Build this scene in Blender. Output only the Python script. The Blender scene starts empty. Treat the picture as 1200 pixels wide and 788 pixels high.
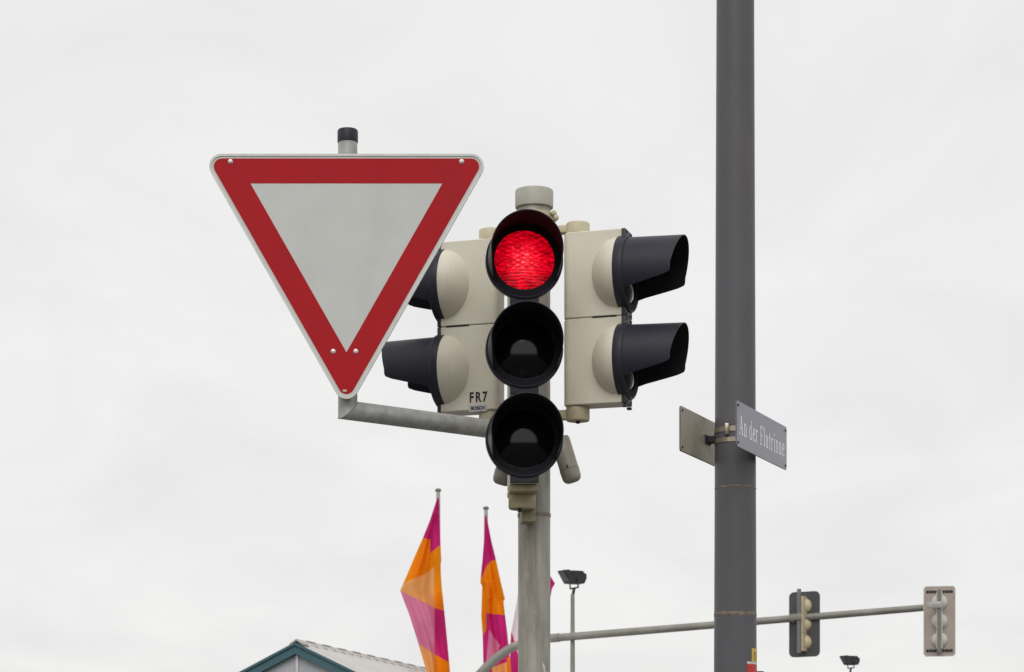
import bpy, bmesh, math, random
from mathutils import Vector, Matrix
R = math.radians
random.seed(7)
S = bpy.context.scene
C = S.collection

# ------------------------------------------------------------------ camera, sky, sun, exposure
F, HOR, EYE = 2856.0, 990.0, 1.6          # focal length / horizon in photo pixels, eye height in metres
cam = bpy.data.cameras.new('camera')
co = bpy.data.objects.new('camera', cam); C.objects.link(co)
co.location = (0, 0, EYE); co.rotation_euler = (R(90), 0, 0)
cam.sensor_width = 36; cam.lens = 36 * F / 1200
cam.shift_y = (HOR - 394) / 1200
cam.clip_end = 5000
cam.dof.use_dof = True; cam.dof.focus_distance = 8.2; cam.dof.aperture_fstop = 18
S.camera = co

SUN_AZ, SUN_EL = R(186), R(45)             # behind the camera
w = bpy.data.worlds.new('World'); S.world = w; w.use_nodes = True
nt = w.node_tree; nt.nodes.clear()
def N(t, **k):
    n = nt.nodes.new(t)
    for a, v in k.items(): setattr(n, a, v)
    return n
L = lambda a, b: nt.links.new(a, b)
out = N('ShaderNodeOutputWorld')
sky = N('ShaderNodeTexSky', sky_type='NISHITA', sun_disc=False)
sky.sun_elevation = SUN_EL; sky.sun_rotation = SUN_AZ
bg1 = N('ShaderNodeBackground'); bg1.inputs['Strength'].default_value = 0.08
L(sky.outputs[0], bg1.inputs[0])
tc = N('ShaderNodeTexCoord'); sep = N('ShaderNodeSeparateXYZ'); L(tc.outputs['Generated'], sep.inputs[0])
def M_(op, a, b=None):
    n = N('ShaderNodeMath', operation=op)
    for i, v in enumerate((a, b)):
        if v is None: continue
        if isinstance(v, (int, float)): n.inputs[i].default_value = v
        else: L(v, n.inputs[i])
    return n.outputs[0]
den = M_('ADD', M_('ABSOLUTE', sep.outputs[2]), 0.22)
comb = N('ShaderNodeCombineXYZ')
L(M_('MULTIPLY', M_('DIVIDE', sep.outputs[0], den), 1.5), comb.inputs[0]); L(M_('DIVIDE', sep.outputs[1], den), comb.inputs[1])
n1 = N('ShaderNodeTexNoise'); n1.inputs['Scale'].default_value = 2.6; n1.inputs['Detail'].default_value = 7
n1.inputs['Roughness'].default_value = 0.55; n1.inputs['Distortion'].default_value = 0.6
L(comb.outputs[0], n1.inputs['Vector'])
rmp = N('ShaderNodeValToRGB')
rmp.color_ramp.elements[0].position = 0.3; rmp.color_ramp.elements[0].color = (0.835, 0.835, 0.828, 1)
rmp.color_ramp.elements[1].position = 0.72; rmp.color_ramp.elements[1].color = (0.93, 0.925, 0.912, 1)
L(n1.outputs[0], rmp.inputs[0])
bg2 = N('ShaderNodeBackground'); bg2.inputs['Strength'].default_value = 0.99; L(rmp.outputs[0], bg2.inputs[0])
mix = N('ShaderNodeMixShader'); mix.inputs[0].default_value = 0.96
L(bg1.outputs[0], mix.inputs[1]); L(bg2.outputs[0], mix.inputs[2]); L(mix.outputs[0], out.inputs[0])

sd = bpy.data.lights.new('sun', 'SUN'); sd.energy = 1.35; sd.angle = R(40); sd.color = (1, 0.97, 0.92)
so = bpy.data.objects.new('sun', sd); C.objects.link(so); so.location = (-6, -10, 20)
sdir = Vector((math.sin(SUN_AZ) * math.cos(SUN_EL), math.cos(SUN_AZ) * math.cos(SUN_EL), math.sin(SUN_EL)))
so.rotation_euler = (-sdir).to_track_quat('-Z', 'Y').to_euler()
vs = S.view_settings; vs.view_transform = 'Standard'; vs.look = 'None'; vs.exposure = 0; vs.gamma = 1; vs.use_curve_mapping = False

def P(px, py, d):
    """a point of the photograph at a given distance, as a place in the world"""
    return Vector(((px - 600) / F * d, d, EYE + (HOR - py) / F * d))

# ------------------------------------------------------------------ materials
MATS = {}
def mat(name, base, rough=0.5, metal=0.0, var=0.12, scale=8, stretch=(1, 1, 1), bump=0.0, bscale=60,
        dirt=None, dirt_amt=0.0, dirt_scale=3, dirt_stretch=None, ior=1.45, translucent=0, speck=None, coat=0, spec=.5):
    m = bpy.data.materials.new(name); m.use_nodes = True
    t = m.node_tree; t.nodes.clear()
    def n(ty, **k):
        x = t.nodes.new(ty)
        for a, v in k.items(): setattr(x, a, v)
        return x
    o = n('ShaderNodeOutputMaterial'); b = n('ShaderNodeBsdfPrincipled')
    tcn = n('ShaderNodeTexCoord')
    def noise(sc, st, det=5, ro=0.6, off=0):
        mp = n('ShaderNodeMapping'); mp.inputs['Scale'].default_value = st; mp.inputs['Location'].default_value = (off, off * .7, off * .3)
        t.links.new(tcn.outputs['Object'], mp.inputs[0])
        x = n('ShaderNodeTexNoise'); x.inputs['Scale'].default_value = sc; x.inputs['Detail'].default_value = det; x.inputs['Roughness'].default_value = ro
        t.links.new(mp.outputs[0], x.inputs['Vector']); return x.outputs[0]
    nz = noise(scale, stretch)
    r = n('ShaderNodeValToRGB')
    lo = [max(0, c * (1 - var)) for c in base]; hi = [min(1, c * (1 + var)) for c in base]
    r.color_ramp.elements[0].position = 0.3; r.color_ramp.elements[0].color = (*lo, 1)
    r.color_ramp.elements[1].position = 0.7; r.color_ramp.elements[1].color = (*hi, 1)
    t.links.new(nz, r.inputs[0]); col = r.outputs[0]
    if dirt:
        dz = noise(dirt_scale, dirt_stretch or stretch, 8, 0.7, 13)
        dr = n('ShaderNodeValToRGB')
        dr.color_ramp.elements[0].position = 0.5; dr.color_ramp.elements[0].color = (0, 0, 0, 1)
        dr.color_ramp.elements[1].position = 0.72; dr.color_ramp.elements[1].color = (dirt_amt,) * 3 + (1,)
        t.links.new(dz, dr.inputs[0])
        mx = n('ShaderNodeMix', data_type='RGBA'); t.links.new(dr.outputs[0], mx.inputs['Factor'])
        t.links.new(col, mx.inputs['A']); mx.inputs['B'].default_value = (*dirt, 1); col = mx.outputs['Result']
    if speck:
        sz = noise(speck[1], (1, 1, 1), 2, 0.5, 31)
        dr = n('ShaderNodeValToRGB')
        dr.color_ramp.elements[0].position = 0.66; dr.color_ramp.elements[0].color = (0, 0, 0, 1)
        dr.color_ramp.elements[1].position = 0.72; dr.color_ramp.elements[1].color = (speck[2],) * 3 + (1,)
        t.links.new(sz, dr.inputs[0])
        mx = n('ShaderNodeMix', data_type='RGBA'); t.links.new(dr.outputs[0], mx.inputs['Factor'])
        t.links.new(col, mx.inputs['A']); mx.inputs['B'].default_value = (*speck[0], 1); col = mx.outputs['Result']
    t.links.new(col, b.inputs['Base Color'])
    b.inputs['Roughness'].default_value = rough; b.inputs['Metallic'].default_value = metal; b.inputs['IOR'].default_value = ior
    b.inputs['Coat Weight'].default_value = coat; b.inputs['Specular IOR Level'].default_value = spec
    if bump:
        bz = noise(bscale, (1, 1, 1), 4, 0.6, 5)
        bn = n('ShaderNodeBump'); bn.inputs['Strength'].default_value = bump; bn.inputs['Distance'].default_value = 0.004
        t.links.new(bz, bn.inputs['Height']); t.links.new(bn.outputs[0], b.inputs['Normal'])
    sh = b.outputs[0]
    if translucent:
        tr = n('ShaderNodeBsdfTranslucent'); t.links.new(col, tr.inputs[0])
        ms = n('ShaderNodeMixShader'); ms.inputs[0].default_value = translucent
        t.links.new(sh, ms.inputs[1]); t.links.new(tr.outputs[0], ms.inputs[2]); sh = ms.outputs[0]
    t.links.new(sh, o.inputs[0])
    MATS[name] = m
    return m

mat('cream', (.68, .64, .54), .5, var=.05, scale=5, dirt=(.34, .30, .22), dirt_amt=.35, dirt_scale=4, dirt_stretch=(1, 1, .35), bump=.05, bscale=120, speck=((.3, .26, .18), 70, .12))
mat('cream_bracket', (.54, .49, .345), .55, var=.1, scale=12, dirt=(.25, .21, .13), dirt_amt=.5, dirt_scale=7, bump=.1)
mat('worn_bracket', (.37, .325, .20), .6, var=.14, scale=14, dirt=(.17, .14, .08), dirt_amt=.6, dirt_scale=9, bump=.12)
mat('cap_plastic', (.44, .43, .37), .5, var=.07, scale=9, dirt=(.25, .24, .2), dirt_amt=.3, dirt_scale=6)
mat('black_plastic', (.030, .029, .042), .45, var=.15, scale=6, bump=.06, bscale=90, dirt=(.05, .047, .05), dirt_amt=.4, dirt_scale=5, spec=.25)
mat('matt_black', (.018, .018, .022), .8, var=.1, spec=.12)
mat('dark_door', (.048, .048, .054), .5, var=.15, scale=14, spec=.3)
mat('rubber', (.012, .012, .012), .7)
mat('smoked_lens', (.005, .005, .006), .11, var=.1, ior=1.5, bump=.02, bscale=200)
mat('galvanised', (.345, .33, .29), .5, .2, var=.26, scale=20, stretch=(1, 1, .25), dirt=(.17, .14, .09), dirt_amt=.85, dirt_scale=18, dirt_stretch=(1, 1, .035), bump=.12, bscale=70, speck=((.5, .5, .48), 30, .2), spec=.4)
mat('galvanised_arm', (.42, .425, .415), .48, .2, var=.22, scale=26, dirt=(.22, .20, .16), dirt_amt=.6, dirt_scale=13, bump=.1, bscale=70, spec=.4)
mat('cover_strip', (.20, .195, .185), .55, .3, var=.2, scale=12, stretch=(1, 1, .1))
mat('pole_paint', (.098, .097, .106), .45, spec=.35, var=.1, scale=5, stretch=(1, 1, .3), dirt=(.15, .125, .10), dirt_amt=.4, dirt_scale=4, dirt_stretch=(1, 1, .2), bump=.08, bscale=50, speck=((.05, .05, .055), 60, .12))
mat('rust_band', (.24, .20, .15), .6, .2, var=.3, scale=30)
mat('rust_seam', (.18, .150, .122), .75, var=.45, scale=30, bump=.5)
mat('sign_red', (.41, .014, .020), .4, spec=.12, var=.06, scale=6, bump=.03, bscale=400, dirt=(.30, .02, .025), dirt_amt=.5, dirt_scale=5)
mat('sign_white', (.575, .58, .565), .4, spec=.3, var=.035, scale=7, bump=.05, bscale=500, dirt=(.49, .49, .46), dirt_amt=.5, dirt_scale=6, dirt_stretch=(1, 1, .5))
mat('sign_rim', (.60, .60, .575), .4, .2, var=.06, scale=20, dirt=(.4, .38, .33), dirt_amt=.4, dirt_scale=20)
mat('sign_back', (.36, .36, .35), .5, .5, var=.1, scale=10)
mat('bolt_white', (.68, .66, .64), .35, .3, var=.05)
mat('bolt_dark', (.03, .03, .035), .5, .4)
mat('steel_band', (.42, .37, .30), .3, .75, var=.15, scale=25)
mat('street_blue', (.118, .118, .175), .3, var=.06, scale=12, dirt=(.22, .21, .24), dirt_amt=.4, dirt_scale=9, coat=.3)
mat('street_back', (.46, .42, .35), .5, .2, var=.12, scale=7, dirt=(.24, .20, .15), dirt_amt=.6, dirt_scale=6)
mat('letter_white', (.80, .81, .82), .4, var=.03)
mat('letter_black', (.012, .012, .013), .5)
mat('plate_grey', (.50, .51, .53), .4, 0, var=.05)
mat('sticker_yellow', (.62, .42, .07), .45, var=.08, scale=20)
mat('sticker_red', (.52, .035, .025), .45, var=.06, scale=20)
mat('sticker_white', (.6, .57, .53), .5, var=.1, scale=30)
mat('sounder_grey', (.30, .275, .24), .5, .15, var=.12, scale=16, dirt=(.18, .155, .12), dirt_amt=.5, dirt_scale=10, bump=.08)
mat('boom_steel', (.27, .265, .235), .5, .3, var=.18, scale=3, dirt=(.2, .18, .13), dirt_amt=.5, dirt_scale=4)
mat('far_plate_dark', (.075, .075, .08), .5, var=.12, scale=4)
mat('far_plate_taupe', (.40, .34, .305), .55, var=.08, scale=4)
mat('far_cream', (.54, .465, .31), .55, var=.08, scale=6)
mat('far_bowl_white', (.58, .57, .51), .5, var=.08, scale=6)
mat('flood_black', (.028, .03, .034), .45, var=.15, scale=8)
mat('flood_glass', (.10, .11, .12), .1, ior=1.5)
mat('flag_pole', (.40, .40, .37), .45, .4, var=.08, scale=3)
mat('flag_magenta', (.64, .028, .22), .8, var=.06, scale=3, translucent=.5, spec=.1)
mat('flag_orange', (.92, .29, .008), .8, var=.06, scale=3, translucent=.5, spec=.1)
mat('flag_peach', (.93, .48, .17), .8, var=.05, scale=3, translucent=.55, spec=.1)  # orange painted lighter where light shines through a single layer
mat('flag_mauve', (.78, .27, .45), .8, var=.06, scale=3, translucent=.55, spec=.1)  # magenta painted paler for light coming through unfolded cloth
mat('flag_pale', (.90, .78, .84), .8, var=.04, scale=3, translucent=.55, spec=.1)
mat('teal_trim', (.050, .125, .150), .5, var=.1, scale=3)
mat('roof_metal', (.62, .61, .60), .5, .0, var=.03, scale=2, dirt=(.5, .49, .47), dirt_amt=.3, dirt_scale=1)
mat('gable_panel', (.42, .43, .46), .3, .0, var=.14, scale=1.6, dirt=(.2, .2, .22), dirt_amt=.5, dirt_scale=2)
mat('wall_render', (.45, .44, .41), .8, var=.08, scale=3)
mat('window_glass', (.05, .06, .07), .08, ior=1.5)
mat('asphalt', (.055, .055, .057), .85, spec=.08, var=.25, scale=40, bump=.3)
mat('grassy_earth', (.042, .043, .034), .9, spec=.08, var=.3, scale=2, bump=.3)
mat('paving', (.20, .19, .18), .8, spec=.08, var=.18, scale=6, bump=.2)
mat('concrete', (.33, .32, .30), .8, var=.12, scale=6, bump=.2)
mat('road_paint', (.62, .62, .60), .6, var=.1, scale=20)

def lit_lens_material():
    m = bpy.data.materials.new('lit_red_lens'); m.use_nodes = True
    t = m.node_tree; t.nodes.clear()
    def n(ty, **k):
        x = t.nodes.new(ty)
        for a, v in k.items(): setattr(x, a, v)
        return x
    def mt(op, a, b=None, c=None):
        x = n('ShaderNodeMath', operation=op)
        for i, v in enumerate((a, b, c)):
            if v is None: continue
            if isinstance(v, (int, float)): x.inputs[i].default_value = v
            else: t.links.new(v, x.inputs[i])
        return x.outputs[0]
    o = n('ShaderNodeOutputMaterial'); b = n('ShaderNodeBsdfPrincipled')
    tcn = n('ShaderNodeTexCoord')
    nz = n('ShaderNodeTexNoise'); nz.inputs['Scale'].default_value = 42; nz.inputs['Detail'].default_value = 3
    t.links.new(tcn.outputs['Object'], nz.inputs['Vector'])
    vm = n('ShaderNodeVectorMath', operation='MULTIPLY_ADD')
    t.links.new(nz.outputs['Color'], vm.inputs[0]); vm.inputs[1].default_value = (.016, 0, .013); t.links.new(tcn.outputs['Object'], vm.inputs[2])
    sp = n('ShaderNodeSeparateXYZ'); t.links.new(vm.outputs[0], sp.inputs[0])
    s0 = n('ShaderNodeSeparateXYZ'); t.links.new(tcn.outputs['Object'], s0.inputs[0])
    x, z = sp.outputs[0], sp.outputs[2]
    zc = s0.outputs[2]
    zz = mt('MULTIPLY', z, 1.9)
    d1 = mt('ABSOLUTE', mt('SINE', mt('MULTIPLY', mt('ADD', x, zz), 95)))
    d2 = mt('ABSOLUTE', mt('SINE', mt('MULTIPLY', mt('SUBTRACT', x, zz), 95)))
    dia = mt('MULTIPLY', mt('POWER', d1, .6), mt('POWER', d2, .6))
    lines = mt('ADD', mt('MULTIPLY', mt('SINE', mt('MULTIPLY', z, 620)), .5), .5)
    low = n('ShaderNodeMapRange'); low.inputs['From Min'].default_value = -.028; low.inputs['From Max'].default_value = -.046
    t.links.new(zc, low.inputs[0])
    mxp = n('ShaderNodeMix', data_type='FLOAT'); t.links.new(low.outputs[0], mxp.inputs['Factor'])
    t.links.new(dia, mxp.inputs[2]); t.links.new(lines, mxp.inputs[3]); pat = mxp.outputs[0]
    rad = mt('SQRT', mt('ADD', mt('POWER', s0.outputs[0], 2), mt('POWER', mt('ADD', zc, .005), 2)))
    core = n('ShaderNodeMapRange', interpolation_type='SMOOTHSTEP'); core.inputs['From Min'].default_value = .105; core.inputs['From Max'].default_value = .0
    t.links.new(rad, core.inputs[0])
    n2 = n('ShaderNodeTexNoise'); n2.inputs['Scale'].default_value = 60; n2.inputs['Detail'].default_value = 4; n2.inputs['Roughness'].default_value = .7
    mp = n('ShaderNodeMapping'); mp.inputs['Scale'].default_value = (.6, 1, 1.6); t.links.new(tcn.outputs['Object'], mp.inputs[0]); t.links.new(mp.outputs[0], n2.inputs['Vector'])
    v = mt('ADD', mt('MULTIPLY', pat, .30), mt('MULTIPLY', core.outputs[0], .44))
    v = mt('ADD', v, mt('MULTIPLY', mt('SUBTRACT', n2.outputs[0], .5), 1.7))
    v = mt('ADD', v, .10)
    r = n('ShaderNodeValToRGB'); e = r.color_ramp.elements
    e[0].position = 0.05; e[0].color = (.16, .0, .003, 1); e[1].position = 1.0; e[1].color = (1.2, .22, .24, 1)
    for p_, c_ in ((.32, (.50, .000, .008, 1)), (.58, (.92, .001, .018, 1)), (.80, (1.05, .012, .045, 1))):
        q = e.new(p_); q.color = c_
    t.links.new(v, r.inputs[0]); t.links.new(r.outputs[0], b.inputs['Emission Color']); b.inputs['Emission Strength'].default_value = .97
    b.inputs['Base Color'].default_value = (.25, .002, .006, 1); b.inputs['Roughness'].default_value = .18
    bn = n('ShaderNodeBump'); bn.inputs['Strength'].default_value = .5; bn.inputs['Distance'].default_value = .003
    t.links.new(pat, bn.inputs['Height']); t.links.new(bn.outputs[0], b.inputs['Normal'])
    t.links.new(b.outputs[0], o.inputs[0]); MATS['lit_red_lens'] = m
lit_lens_material()

# ------------------------------------------------------------------ builders
def link(name, bm, m, parent=None, smooth=None, loc=None, kind=None):
    me = bpy.data.meshes.new(name); bm.normal_update(); bm.to_mesh(me); bm.free()
    return link_mesh(name, me, m, parent, smooth, loc, kind)
def link_mesh(name, me, m, parent=None, smooth=None, loc=None, kind=None):
    for x in ([m] if isinstance(m, str) else m): me.materials.append(MATS[x])
    if smooth: 
        me.polygons.foreach_set('use_smooth', [True] * len(me.polygons))
        me.set_sharp_from_angle(angle=R(smooth))
    o = bpy.data.objects.new(name, me); C.objects.link(o)
    if parent: o.parent = parent
    if loc is not None: o.location = loc
    if kind: o['kind'] = kind
    return o
def tag(o, label, cat, group=None):
    o['label'] = label; o['category'] = cat
    if group: o['group'] = group
    return o
def thing(name, label, cat, loc=(0, 0, 0), rz=0, group=None):
    o = bpy.data.objects.new(name, None); C.objects.link(o); o.empty_display_size = .1
    o.location = loc; o.rotation_euler = (0, 0, rz); return tag(o, label, cat, group)

def box(bm, x0, x1, y0, y1, z0, z1, bev=0, mtx=None, seg=2):
    b = bmesh.new()
    r = bmesh.ops.create_cube(b, size=1)
    bmesh.ops.scale(b, vec=(x1 - x0, y1 - y0, z1 - z0), verts=b.verts)
    bmesh.ops.translate(b, vec=((x0 + x1) / 2, (y0 + y1) / 2, (z0 + z1) / 2), verts=b.verts)
    if bev: bmesh.ops.bevel(b, geom=list(b.edges), offset=bev, segments=seg, affect='EDGES', profile=.5)
    merge(bm, b, mtx)
def merge(bm, b, mtx=None):
    if mtx is not None: bmesh.ops.transform(b, matrix=mtx, verts=b.verts)
    me = bpy.data.meshes.new('tmp'); b.to_mesh(me); b.free(); bm.from_mesh(me); bpy.data.meshes.remove(me)
def rings(bm, loops, closed=True, cap0=False, cap1=False):
    vv = [[bm.verts.new(p) for p in lp] for lp in loops]
    for a, b in zip(vv, vv[1:]):
        n = len(a)
        for i in range(n if closed else n - 1):
            j = (i + 1) % n
            bm.faces.new((a[i], a[j], b[j], b[i]))
    if cap0: bm.faces.new(list(reversed(vv[0])))
    if cap1: bm.faces.new(vv[-1])
def frame(d):
    d = Vector(d).normalized()
    up = Vector((0, 0, 1)) if abs(d.z) < .95 else Vector((0, 1, 0))
    x = d.cross(up).normalized(); y = x.cross(d).normalized()
    return x, y, d
def tube(bm, path, radii, seg=24, caps=True):
    path = [Vector(p) for p in path]
    if isinstance(radii, (int, float)): radii = [radii] * len(path)
    loops = []
    for i, p in enumerate(path):
        d = path[min(i + 1, len(path) - 1)] - path[max(i - 1, 0)]
        x, y, _ = frame(d)
        if loops and i and x.dot(px_) < 0: x, y = -x, -y
        px_ = x
        loops.append([p + (x * math.cos(a) + y * math.sin(a)) * radii[i] for a in (2 * math.pi * k / seg for k in range(seg))])
    rings(bm, loops, True, caps, caps)
    bmesh.ops.recalc_face_normals(bm, faces=bm.faces)
def lathe(bm, prof, origin=(0, 0, 0), axis=(0, 0, 1), seg=40, cap0=True, cap1=True):
    """prof: list of (radius, distance along axis)"""
    b = bmesh.new()
    x, y, d = frame(axis); o = Vector(origin)
    loops = [[o + d * h + (x * math.cos(a) + y * math.sin(a)) * r for a in (2 * math.pi * k / seg for k in range(seg))] for r, h in prof]
    rings(b, loops, True, cap0, cap1); bmesh.ops.recalc_face_normals(b, faces=b.faces)
    merge(bm, b)
def prism(bm, poly, place, t0, t1, hole=None):
    """poly: 2-D points; place(u, v, t) -> 3-D; extruded from t0 to t1. hole: same number of points as poly"""
    b = bmesh.new()
    A = [b.verts.new(place(u, v, t0)) for u, v in poly]; B = [b.verts.new(place(u, v, t1)) for u, v in poly]
    n = len(poly)
    for i in range(n):
        j = (i + 1) % n; b.faces.new((A[i], A[j], B[j], B[i]))
    if hole:
        HA = [b.verts.new(place(u, v, t0)) for u, v in hole]; HB = [b.verts.new(place(u, v, t1)) for u, v in hole]
        for i in range(n):
            j = (i + 1) % n
            b.faces.new((HA[j], HA[i], HB[i], HB[j])); b.faces.new((A[j], A[i], HA[i], HA[j])); b.faces.new((B[i], B[j], HB[j], HB[i]))
    else:
        b.faces.new(list(reversed(A))); b.faces.new(B)
    bmesh.ops.recalc_face_normals(b, faces=b.faces)
    merge(bm, b)
def text_mesh(s, size, depth, wx=1.0, align='CENTER', bold=0):
    cu = bpy.data.curves.new('txt', 'FONT'); cu.body = s; cu.size = size; cu.extrude = depth; cu.align_x = align; cu.offset = bold
    cu.resolution_u = 4
    o = bpy.data.objects.new('txt', cu); C.objects.link(o)
    dg = bpy.context.evaluated_depsgraph_get(); dg.update()
    me = bpy.data.meshes.new_from_object(o.evaluated_get(dg))
    bpy.data.objects.remove(o); bpy.data.curves.remove(cu)
    for v in me.vertices: v.co.x *= wx
    me.materials.clear()
    return me

# ------------------------------------------------------------------ ground (just below the picture)
def sheet(name, m, x0, x1, y0, y1, z, kind='structure'):
    bm = bmesh.new(); bm.faces.new([bm.verts.new(p) for p in ((x0, y0, z), (x1, y0, z), (x1, y1, z), (x0, y1, z))])
    return link(name, bm, m, kind=kind)
sheet('ground', 'grassy_earth', -1500, 1500, -1500, 1500, -.004)
sheet('road', 'asphalt', -300, 300, 14.5, 36, 0)
sheet('side_road', 'asphalt', -13, -3.2, -300, 14.5, .0)
bm = bmesh.new(); box(bm, -2.9, 9, 6.2, 14.2, -.02, .12, .02)
link('pavement', bm, 'paving', kind='structure')
bm = bmesh.new(); box(bm, -3.05, -2.9, 6.2, 14.35, -.02, .125, .015); box(bm, -2.9, 9, 14.2, 14.35, -.02, .125, .015)
link('kerb', bm, 'concrete', kind='structure')
sheet('forecourt', 'paving', -60, 60, 36, 90, .004)
bm = bmesh.new()
for i in range(-12, 13): 
    x = i * 6.0
    bm.faces.new([bm.verts.new(p) for p in ((x, 25.1, .004), (x + 3, 25.1, .004), (x + 3, 25.24, .004), (x, 25.24, .004))])
link('road_marking', bm, 'road_paint', kind='structure')
PAVE = .12

# ------------------------------------------------------------------ traffic light mast
MY = 8.5; MX = 26 / F * MY; MR = .0562
mast_label = 'weathered galvanised steel mast with pale plastic cap, carrying the traffic lights'
mast = thing('signal_mast', mast_label, 'mast', (MX, MY, PAVE))
bm = bmesh.new(); lathe(bm, [(.075, 0), (.075, .5), (MR + .004, .56), (MR, .6), (MR, 3.72)], seg=48)
link('pole', bm, 'galvanised', mast, 40)
bm = bmesh.new(); lathe(bm, [(MR + .001, 3.70), (.0655, 3.70), (.0665, 3.705), (.0665, 3.756), (.0645, 3.761), (.05, 3.7655), (.02, 3.767)], seg=48)
link('cap', bm, 'cap_plastic', mast, 50)
for z0, z1 in ((2.622, 2.634),):
    bm = bmesh.new(); lathe(bm, [(MR - .002, z0), (MR + .002, z0), (MR + .002, z1), (MR - .002, z1)], seg=48)
    link('steel_band', bm, 'rust_band', mast, 40)
# torn sticker on the pole
bm = bmesh.new()
pts = [(.45, 2.115), (.70, 2.10), (.82, 2.055), (.62, 2.075)]
bm.faces.new([bm.verts.new((math.sin(a) * (MR + .0012), -math.cos(a) * (MR + .0012), z)) for a, z in pts])
link('torn_sticker', bm, 'sticker_white', mast)

# ------------------------------------------------------------------ signal heads
PV = .180
HW, HD, HH = .0475, .222, .300             # housing half width, depth, height of one lamp unit
RC = .131                                  # collar radius
def visor_bm(Lv=.204, r0=.1245, r1=.1195, th=.003, z1=-.030, z0=-.070):
    bm = bmesh.new()
    nphi, nl = 56, 12
    pm = math.acos(z0 / r0)
    def len_at(z):
        top = Lv - .030 * min(1, (1 - z / r0))          # front edge raked back towards the sides
        f = (z - z0) / (z1 - z0)
        if f < 0: return .012
        l = f * top
        # soft corner at the tip
        k = .034
        if l > top - k:
            e = min(1, (l - (top - k)) / (2.2 * k)); l = top - k + k * math.sin(e * math.pi / 2)
        return max(.012, min(l, top))
    outer, inner = [], []
    for i in range(nphi + 1):
        ph = -pm + 2 * pm * i / nphi
        z = r0 * math.cos(ph); Lz = len_at(z)
        for store, dr in ((outer, 0), (inner, -th)):
            store.append([Vector((math.sin(ph) * (r0 + (r1 - r0) * (t * Lz) / Lv + dr), -t * Lz, math.cos(ph) * (r0 + (r1 - r0) * (t * Lz) / Lv + dr))) for t in (k / nl for k in range(nl + 1))])
    b = bmesh.new()
    O = [[b.verts.new(p) for p in row] for row in outer]; I = [[b.verts.new(p) for p in row] for row in inner]
    for mi, G in enumerate((O, I)):
        for a, c in zip(G, G[1:]):
            for k in range(nl): b.faces.new((a[k], a[k + 1], c[k + 1], c[k])).material_index = mi   # matt black inside
    for i in range(nphi): b.faces.new((O[i][nl], O[i + 1][nl], I[i + 1][nl], I[i][nl])); b.faces.new((O[i][0], O[i + 1][0], I[i + 1][0], I[i][0]))
    for i in (0, nphi):
        for k in range(nl): b.faces.new((O[i][k], O[i][k + 1], I[i][k + 1], I[i][k]))
    bmesh.ops.recalc_face_normals(b, faces=b.faces)
    merge(bm, b); return bm
def housing_bm():
    bm = bmesh.new()
    rr = .026
    poly = [(-HW, .012), (HW, .012), (HW, HD - rr)] + [(HW - rr + rr * math.cos(a), HD - rr + rr * math.sin(a)) for a in (R(d) for d in range(15, 91, 15))] \
        + [(-HW + rr - rr * math.sin(a), HD - rr + rr * math.cos(a)) for a in (R(d) for d in range(0, 90, 15))] + [(-HW, HD - rr)]
    h = HH / 2 - .0012
    loops = []
    for z, ins in ((-h, .003), (-h + .003, 0), (h - .003, 0), (h, .003)):
        loops.append([Vector((x * (1 - ins / HW), .012 + (y - .012) * (1 - ins / HD), z)) for x, y in poly])
    rings(bm, loops, True, True, True)
    bmesh.ops.recalc_face_normals(bm, faces=bm.faces)
    # the round reflector bowl swelling out of the narrow housing
    prof = []
    for k in range(13):
        a = k / 12 * math.pi / 2
        prof.append((max(.002, .1285 * math.cos(a)), .024 + .100 * math.sin(a)))
    lathe(bm, [(.1285, .01)] + prof, (0, 0, 0), (0, 1, 0), 56)
    return bm
def collar_bm():
    bm = bmesh.new()
    lathe(bm, [(.101, .004), (.101, -.006), (.108, -.008), (.1235, -.008)], (0, 0, 0), (0, 1, 0), 56, False, False)
    for f in bm.faces: f.material_index = 1
    lathe(bm, [(.1235, -.008), (.127, -.010), (RC - .001, -.008), (RC, -.006), (RC, .022), (RC - .002, .025), (.12, .025)], (0, 0, 0), (0, 1, 0), 56, False, False)
    return bm
def lens_bm(bulge=.028, r=.1025):
    bm = bmesh.new()
    Rr = (r * r + bulge * bulge) / (2 * bulge)
    prof = []
    n = 14
    for k in range(n + 1):
        q = r * (1 - k / n); q = max(q, .0008)
        prof.append((q, -(math.sqrt(Rr * Rr - q * q) - (Rr - bulge))))
    lathe(bm, prof, (0, 0, 0), (0, 1, 0), 48, False, True); return bm
def door_bm():
    bm = bmesh.new(); box(bm, -HW - .001, HW + .001, -.002, .0115, -HH / 2 + .001, HH / 2 - .001, .002)
    for sx in (-1, 1):                     # small screws
        for sz in (-1, 1):
            lathe(bm, [(.004, 0), (.004, .003), (.002, .004)], (sx * .03, -.002, sz * (HH / 2 - .010)), (0, -1, 0), 10)
    return bm
MESH = {}
def mesh_of(key, fn, m, smooth):
    if key not in MESH:
        me = bpy.data.meshes.new(key); b = fn(); b.normal_update(); b.to_mesh(me); b.free()
        for x in ([m] if isinstance(m, str) else m): me.materials.append(MATS[x])
        me.polygons.foreach_set('use_smooth', [True] * len(me.polygons)); me.set_sharp_from_angle(angle=R(smooth))
        MESH[key] = me
    return MESH[key]
def put(name, me, parent, loc=(0, 0, 0)):
    o = bpy.data.objects.new(name, me); C.objects.link(o); o.parent = parent; o.location = loc; return o
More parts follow.
